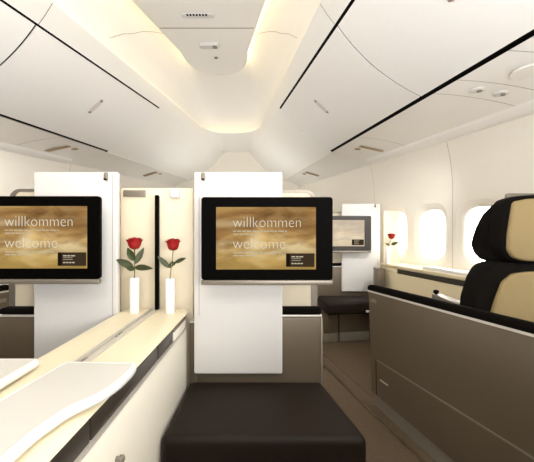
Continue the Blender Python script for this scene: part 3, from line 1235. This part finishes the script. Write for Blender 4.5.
# ------------------------------------------------------------------ tray tables on the console
def tray(outline, z0, z1, label, edge=.011):
    cx_ = sum(p[0] for p in outline) / len(outline)
    cy_ = sum(p[1] for p in outline) / len(outline)
    t = thing('tray_table', (cx_, cy_, z0), label, 'tray table', 'tray tables on the console')
    n_ = len(outline)

    def shrink(d):
        out = []
        for i, p in enumerate(outline):
            a, b = Vector(outline[i - 1]), Vector(outline[(i + 1) % n_])
            tg = (b - a).normalized()
            nrm = Vector((-tg.y, tg.x))
            out.append((p[0] + nrm.x * d, p[1] + nrm.y * d))
        return out
    m = MB()
    ls = [(0.006, z0), (.001, z0 + .003), (0, z0 + .008), (.001, z1 - .005), (.004, z1 - .0012), (.008, z1), (edge, z1), (edge + .001, z1 - .002)]
    m.loft([[(x, y, z) for x, y in shrink(d)] for d, z in ls])
    m.build('edge', M_TRAYEDGE, t, angle=50, label='thick white rounded edge')
    m = MB()
    m.loft([[(x, y, z1 - .0019) for x, y in shrink(edge + .0012)], [(x, y, z1 - .0006) for x, y in shrink(edge + .0012)]])
    m.build('top', M_TRAY, t)
    return t


def smooth_poly(pts, rounds=2):
    for _ in range(rounds):
        out = []
        n_ = len(pts)
        for i in range(n_):
            a, b = pts[i], pts[(i + 1) % n_]
            out.append((a[0] * .75 + b[0] * .25, a[1] * .75 + b[1] * .25))
            out.append((a[0] * .25 + b[0] * .75, a[1] * .25 + b[1] * .75))
        pts = out
    return pts


def densify(pts, d=.02):
    out = []
    n_ = len(pts)
    for i in range(n_):
        a, b = Vector(pts[i]), Vector(pts[(i + 1) % n_])
        k = max(1, int((b - a).length / d))
        for j in range(k):
            out.append(tuple(a + (b - a) * j / k))
    return out


# counter-clockwise outlines, plan view
t1 = [(-.531, .30), (-.380, .30), (-.380, .58), (-.366, .655), (-.334, .705), (-.320, .76), (-.317, .83), (-.324, .880), (-.512, .887), (-.528, .70)]
tray(smooth_poly(densify(t1, .03), 2), CZ + .0045, .7245, 'pale tray table with curved white edge lying on the near end of the console')
t2 = [(-1.05, .40), (-.581, .40), (-.578, .70), (-.583, .906), (-1.05, .906)]
tray(smooth_poly(densify(t2, .03), 2), CZ + .0045, .7245, 'pale tray table with straight edge reaching in from the left photo edge')


# ------------------------------------------------------------------ window suites: angled shells
def window_suite_shell(mir, label, full):
    f = (lambda x: mx(x)) if mir else (lambda x: x)
    sg = -1 if mir else 1
    yE = .55
    def top(Y): return .610 + .379 * (2.118 - Y)
    def bot(Y): return .632 + .240 * (2.118 - Y)
    t = thing('suite_wall', (f(.80), 1.4, 0), label, 'suite wall')

    def surf(Y, z, out=0.0):
        """aisle-side face at depth Y and height z; out > 0 moves towards the window"""
        k = z / .715
        k = k ** 1.15
        x = bot(Y) + (top(Y) - bot(Y)) * k + out
        return (f(x), Y, z)
    yy = [2.118, 2.112, 2.09] + [2.05 - .15 * k for k in range(11)]

    def slab(z0, z1, o0, o1, nz=6, y_from=None, y_to=None):
        m = MB()
        loops = []
        ys_ = [y for y in yy if (y_from is None or y <= y_from) and (y_to is None or y >= y_to)]
        if y_from is not None and (not ys_ or ys_[0] < y_from - 1e-4):
            ys_ = [y_from] + ys_
        if y_to is not None and ys_[-1] > y_to + 1e-4:
            ys_ = ys_ + [y_to]
        for Y in ys_:
            zs = [z0 + (z1 - z0) * k / nz for k in range(nz + 1)]
            ro = .006 if (y_from is None and Y > 2.115) else 0
            lp = [surf(Y, z, o0 + ro) for z in zs] + [surf(Y, z, o1) for z in reversed(zs)]
            loops.append(lp)
        m.loft(loops)
        return m
    slab(.075, .676, 0, .055).build('body', M_SHELL, t, angle=30)
    slab(.0, .075, .008, .050, 2).build('kick_panel', M_SKIRT, t)
    slab(.676, .686, -.004, .058, 1).build('trim', M_SILVER, t, label='thin silver strip below the cap')
    m = MB()
    loops = []
    for Y in yy:
        sec = []
        for (o, z) in ((-.002, .686), (-.003, .700), (.004, .713), (.015, .717), (.042, .717), (.053, .713), (.058, .700), (.057, .686)):
            sec.append(surf(Y, z, o))
        loops.append(sec)
    m.loft(loops)
    m.build('cap', M_CAP, t, label='black padded cap', angle=50)
    # drawer front low in the shell
    d = slab(.082, .285, -.007, .0005, 4, y_from=2.045)
    dd = d.build('storage_door', M_SHELL, t)
    g = slab(.284, .290, -.0045, .0005, 1, y_from=2.055)
    g.build('door_joint', M_GREYTRIM, t)
    g = slab(.082, .290, -.0045, .0005, 4, y_from=2.057, y_to=2.047)
    g.build('door_joint', M_GAP, t, label='dark upright joint of the storage door')
    h = slab(.186, .193, -.0115, -.0068, 1, y_from=2.005, y_to=1.935)
    h.build('handle', M_SILVER, dd, label='small bright handle')
    pl = slab(.618, .640, -.0015, .0005, 1, y_from=2.095, y_to=2.045)
    pl.build('seat_placard', M_GREYTRIM, t)
    x, y, z = surf(2.118, .55, .02)
    k = MB().lathe([(.004, 0), (.004, .012), (.011, .014), (.011, .03), (.005, .033)], (x, y, z), 12, 'Y')
    k.build('latch', M_SILVER, t)
    k = MB().box(min(x, x - sg * .03), max(x, x - sg * .03), y + .016, y + .026, z - .006, z + .006, .002)
    k.build('latch', M_SILVER, t)
    return t


window_suite_shell(False, 'long taupe wall with black cap enclosing the window seat across the aisle', True)
window_suite_shell(True, 'taupe wall corner of the left window suite, glimpsed at the left photo edge', False)


# ------------------------------------------------------------------ window seat on the right
def seat():
    x0 = 1.02
    t = thing('window_seat', (1.2, 1.35, 0), 'black and beige window seat with winged headrest behind the taupe wall', 'seat')

    def slab_front(mb, pts, y0, y1, bev, seg=4):
        mb.prism([(x, y0, z) for x, z in pts], (0, y1 - y0, 0), bev, seg)

    def S(px, py, Y): return ((px - CX) * Y / F, CAMZ - (py - CY) * Y / F)
    # headrest core, rounded plate in black; the left wing sweeps forwards
    Yf = 1.64
    outline = [(506, 200), (520, 195.5), (545, 194), (560, 195), (568, 203), (571, 225), (570, 250), (564, 262), (520, 263), (506, 259), (501, 245), (502, 220)]
    h = MB()
    slab_front(h, [S(a, b, Yf) for a, b in outline][::-1], Yf, Yf + .10, .02)
    h.build('headrest', M_FABRIC, t, angle=60)
    # left wing: lofted from the core edge out and forwards
    w = MB()
    loops = []
    prof_w0 = [  # (x px edge, z top px, z bottom px, depth)
        (512, 197.5, 261.5, Yf + .012), (500, 199, 262, Yf + .022), (490, 203.5, 262.5, Yf + .050), (481, 211, 262, Yf + .082), (475, 221, 260, Yf + .112), (471.5, 231, 256, Yf + .135), (470, 240, 249, Yf + .150)]
    prof_w = [(512 + (q[0] - 512) * .86 + 2.5, q[1] + .5, q[2] - .5, q[3]) for q in prof_w0]
    for px, zt_, zb_, Y in prof_w:
        a, b = S(px, zt_, Y + .055), S(px, zb_, Y + .055)
        zc, hh_ = (a[1] + b[1]) / 2, (a[1] - b[1]) / 2
        lp = []
        for k in range(20):
            th = 2 * math.pi * k / 20
            c, s_ = math.cos(th), math.sin(th)
            zz = zc + hh_ * math.copysign(abs(s_) ** .55, s_)
            lp.append((a[0] + .012 * c * .5, Y + .055 + .055 * -math.copysign(abs(c) ** .7, c), zz))
        loops.append(lp)
    w.loft(loops)
    w.build('headrest_wing', M_FABRIC, t, angle=70)
    # beige front pad of the headrest
    p = MB()
    pad = [(515, 201.5), (530, 198.5), (545, 198), (556, 200), (562, 206), (565, 225), (564, 248), (560, 258), (545, 262), (524, 261), (514, 258), (509, 250), (509.5, 235), (513, 212)]
    slab_front(p, [S(a, b, Yf - .022) for a, b in pad][::-1], Yf - .022, Yf + .012, .014)
    p.build('headrest_pad', M_TAN, t, angle=60, label='beige headrest pad')
    # backrest
    Yb = 1.655
    b = MB()
    back = [(497, 263), (510, 262.5), (545, 263), (560, 264), (568, 275), (572, 330), (574, 410), (472, 410), (470, 340), (474, 300), (480, 280), (487, 268)]
    slab_front(b, [S(x, y, Yb) for x, y in back][::-1], Yb, Yb + .13, .02)
    b.build('backrest', M_FABRIC, t, angle=60)
    p = MB()
    pad = [(514, 274), (530, 272), (548, 272), (558, 276), (564, 340), (566, 400), (478, 400), (488, 330), (497, 300), (504, 282)]
    slab_front(p, [S(x, y, Yb - .022) for x, y in pad][::-1], Yb - .022, Yb + .012, .014)
    p.build('back_pad', M_TAN, t, angle=60, label='beige back pad')
    # cushion and base, mostly hidden by the shell
    MB().box(.93, 1.33, 1.80, 2.2, .30, .42, .03, 4).build('seat_cushion', M_FABRIC, t, angle=60)
    MB().box(.96, 1.32, 1.68, 2.15, .0, .295, .01).build('base', M_SHELL, t)
    # outer shell edge just visible over the headrest
    MB().box(1.20, 1.42, Yf + .105, Yf + .135, .45, CAMZ + 35 * (Yf + .1) / F, .012).build('back_shell', M_GREYTRIM, t)
    # armrest with a small dark knob
    m = MB().box(.985, 1.05, 1.80, 2.10, .630, .668, .010)
    a = m.build('armrest', M_GREYTRIM, t, label='grey armrest')
    MB().lathe([(.008, .666), (.008, .672), (.016, .675), (.016, .69), (.010, .694)], (1.0, 2.07, 0), 14).build('knob', M_GAP, a)
    MB().box(.99, 1.045, 1.82, 1.92, .42, .629, .006).build('armrest_post', M_GREYTRIM, t)
    return t


seat()

# ------------------------------------------------------------------ console along the right window wall
sc_ = thing('side_console', (1.25, 2.6, 0), 'cream ledge console below the right windows with a dark slot', 'console')


def ledge_x(Y, off): return SX(1, hw(Y)) - off


YA, YZ = 3.285, 1.55


def ledge(z0, z1, o0, o1, ya=YA, yz=YZ, bev=.004):
    m = MB()
    m.prism([(ledge_x(ya, o0), ya, z0), (ledge_x(ya, o1), ya, z0), (ledge_x(yz, o1), yz, z0), (ledge_x(yz, o0), yz, z0)], (0, 0, z1 - z0), bev, 3)
    return m


ledge(.703, .735, .215, .004, bev=.010).build('top', M_CREAM, sc_)
ledge(.663, .7025, .204, .02, ya=3.05).build('slot', M_SLOT, sc_, label='dark open slot')
ledge(.663, .7025, .212, .02, yz=3.053).build('slot_end', M_CREAM, sc_)
ledge(.0, .6625, .212, .02).build('side_panel', M_CREAM, sc_)

# white folded tray on the ledge
tt = MB()
o = []
for k in range(24):
    a = 2 * math.pi * k / 24
    c, s_ = math.cos(a), math.sin(a)
    v_ = math.copysign(abs(s_) ** .6, s_)
    Y = 2.52 + .30 * v_
    o.append((ledge_x(Y, .13) + .065 * math.copysign(abs(c) ** .6, c), Y))
tt.loft([[(x, y, .7355) for x, y in o], [(x, y, .748) for x, y in o],
         [(ledge_x(y, .13) + (x - ledge_x(y, .13)) * .9, 2.52 + (y - 2.52) * .97, .756) for x, y in o],
         [(ledge_x(y, .13) + (x - ledge_x(y, .13)) * .5, 2.52 + (y - 2.52) * .7, .760) for x, y in o]])
tt.build('folded_tray', M_TRAYEDGE, None, 'white folded tray lying on the ledge under the right windows', 'tray', angle=50)

# far niche with its rose between the distant panel and the window wall
fn = thing('niche_panel', (1.18, 3.31, 0), 'cream panel at the far end of the window ledge, behind the distant rose', 'panel')
zf = CAMZ + 17 * 3.45 / F
MB().box(1.10, 1.252, 3.30, 3.32, 0, CAMZ + 17 * 3.30 / F, .004, 2).build('panel', M_CREAMLT, fn)
fw = thing('end_cabinet', (1.12, 3.2, 0), 'small taupe cabinet at the far end of the window ledge', 'cabinet')
MB().box(0.99, ledge_x(3.26, .225), 3.13, 3.26, 0, .68, .005).build('body', M_SHELL, fw)
MB().box(0.988, ledge_x(3.26, .225) + .001, 3.128, 3.262, .6805, .695, .004).build('top', M_SHELL, fw)
YR = 3.20
vf = wp(391.5, 0, YR)
vase(vf[0] - .035, YR, .7355, 'distant white tube vase on the far end of the window ledge', .15)
rose(vf[0] - .035, YR, .7585, wp(392, 239, YR)[2], 'distant red rose by the right window wall',
     [(P(391, 244.5, YR), P(398, 242.5, YR - .02), .018, .004, (0, .4, 0)), (P(390, 245.5, YR), P(385, 243.5, YR), .012, .004, (0, .4, 0))], .035, .032, M_STEM)
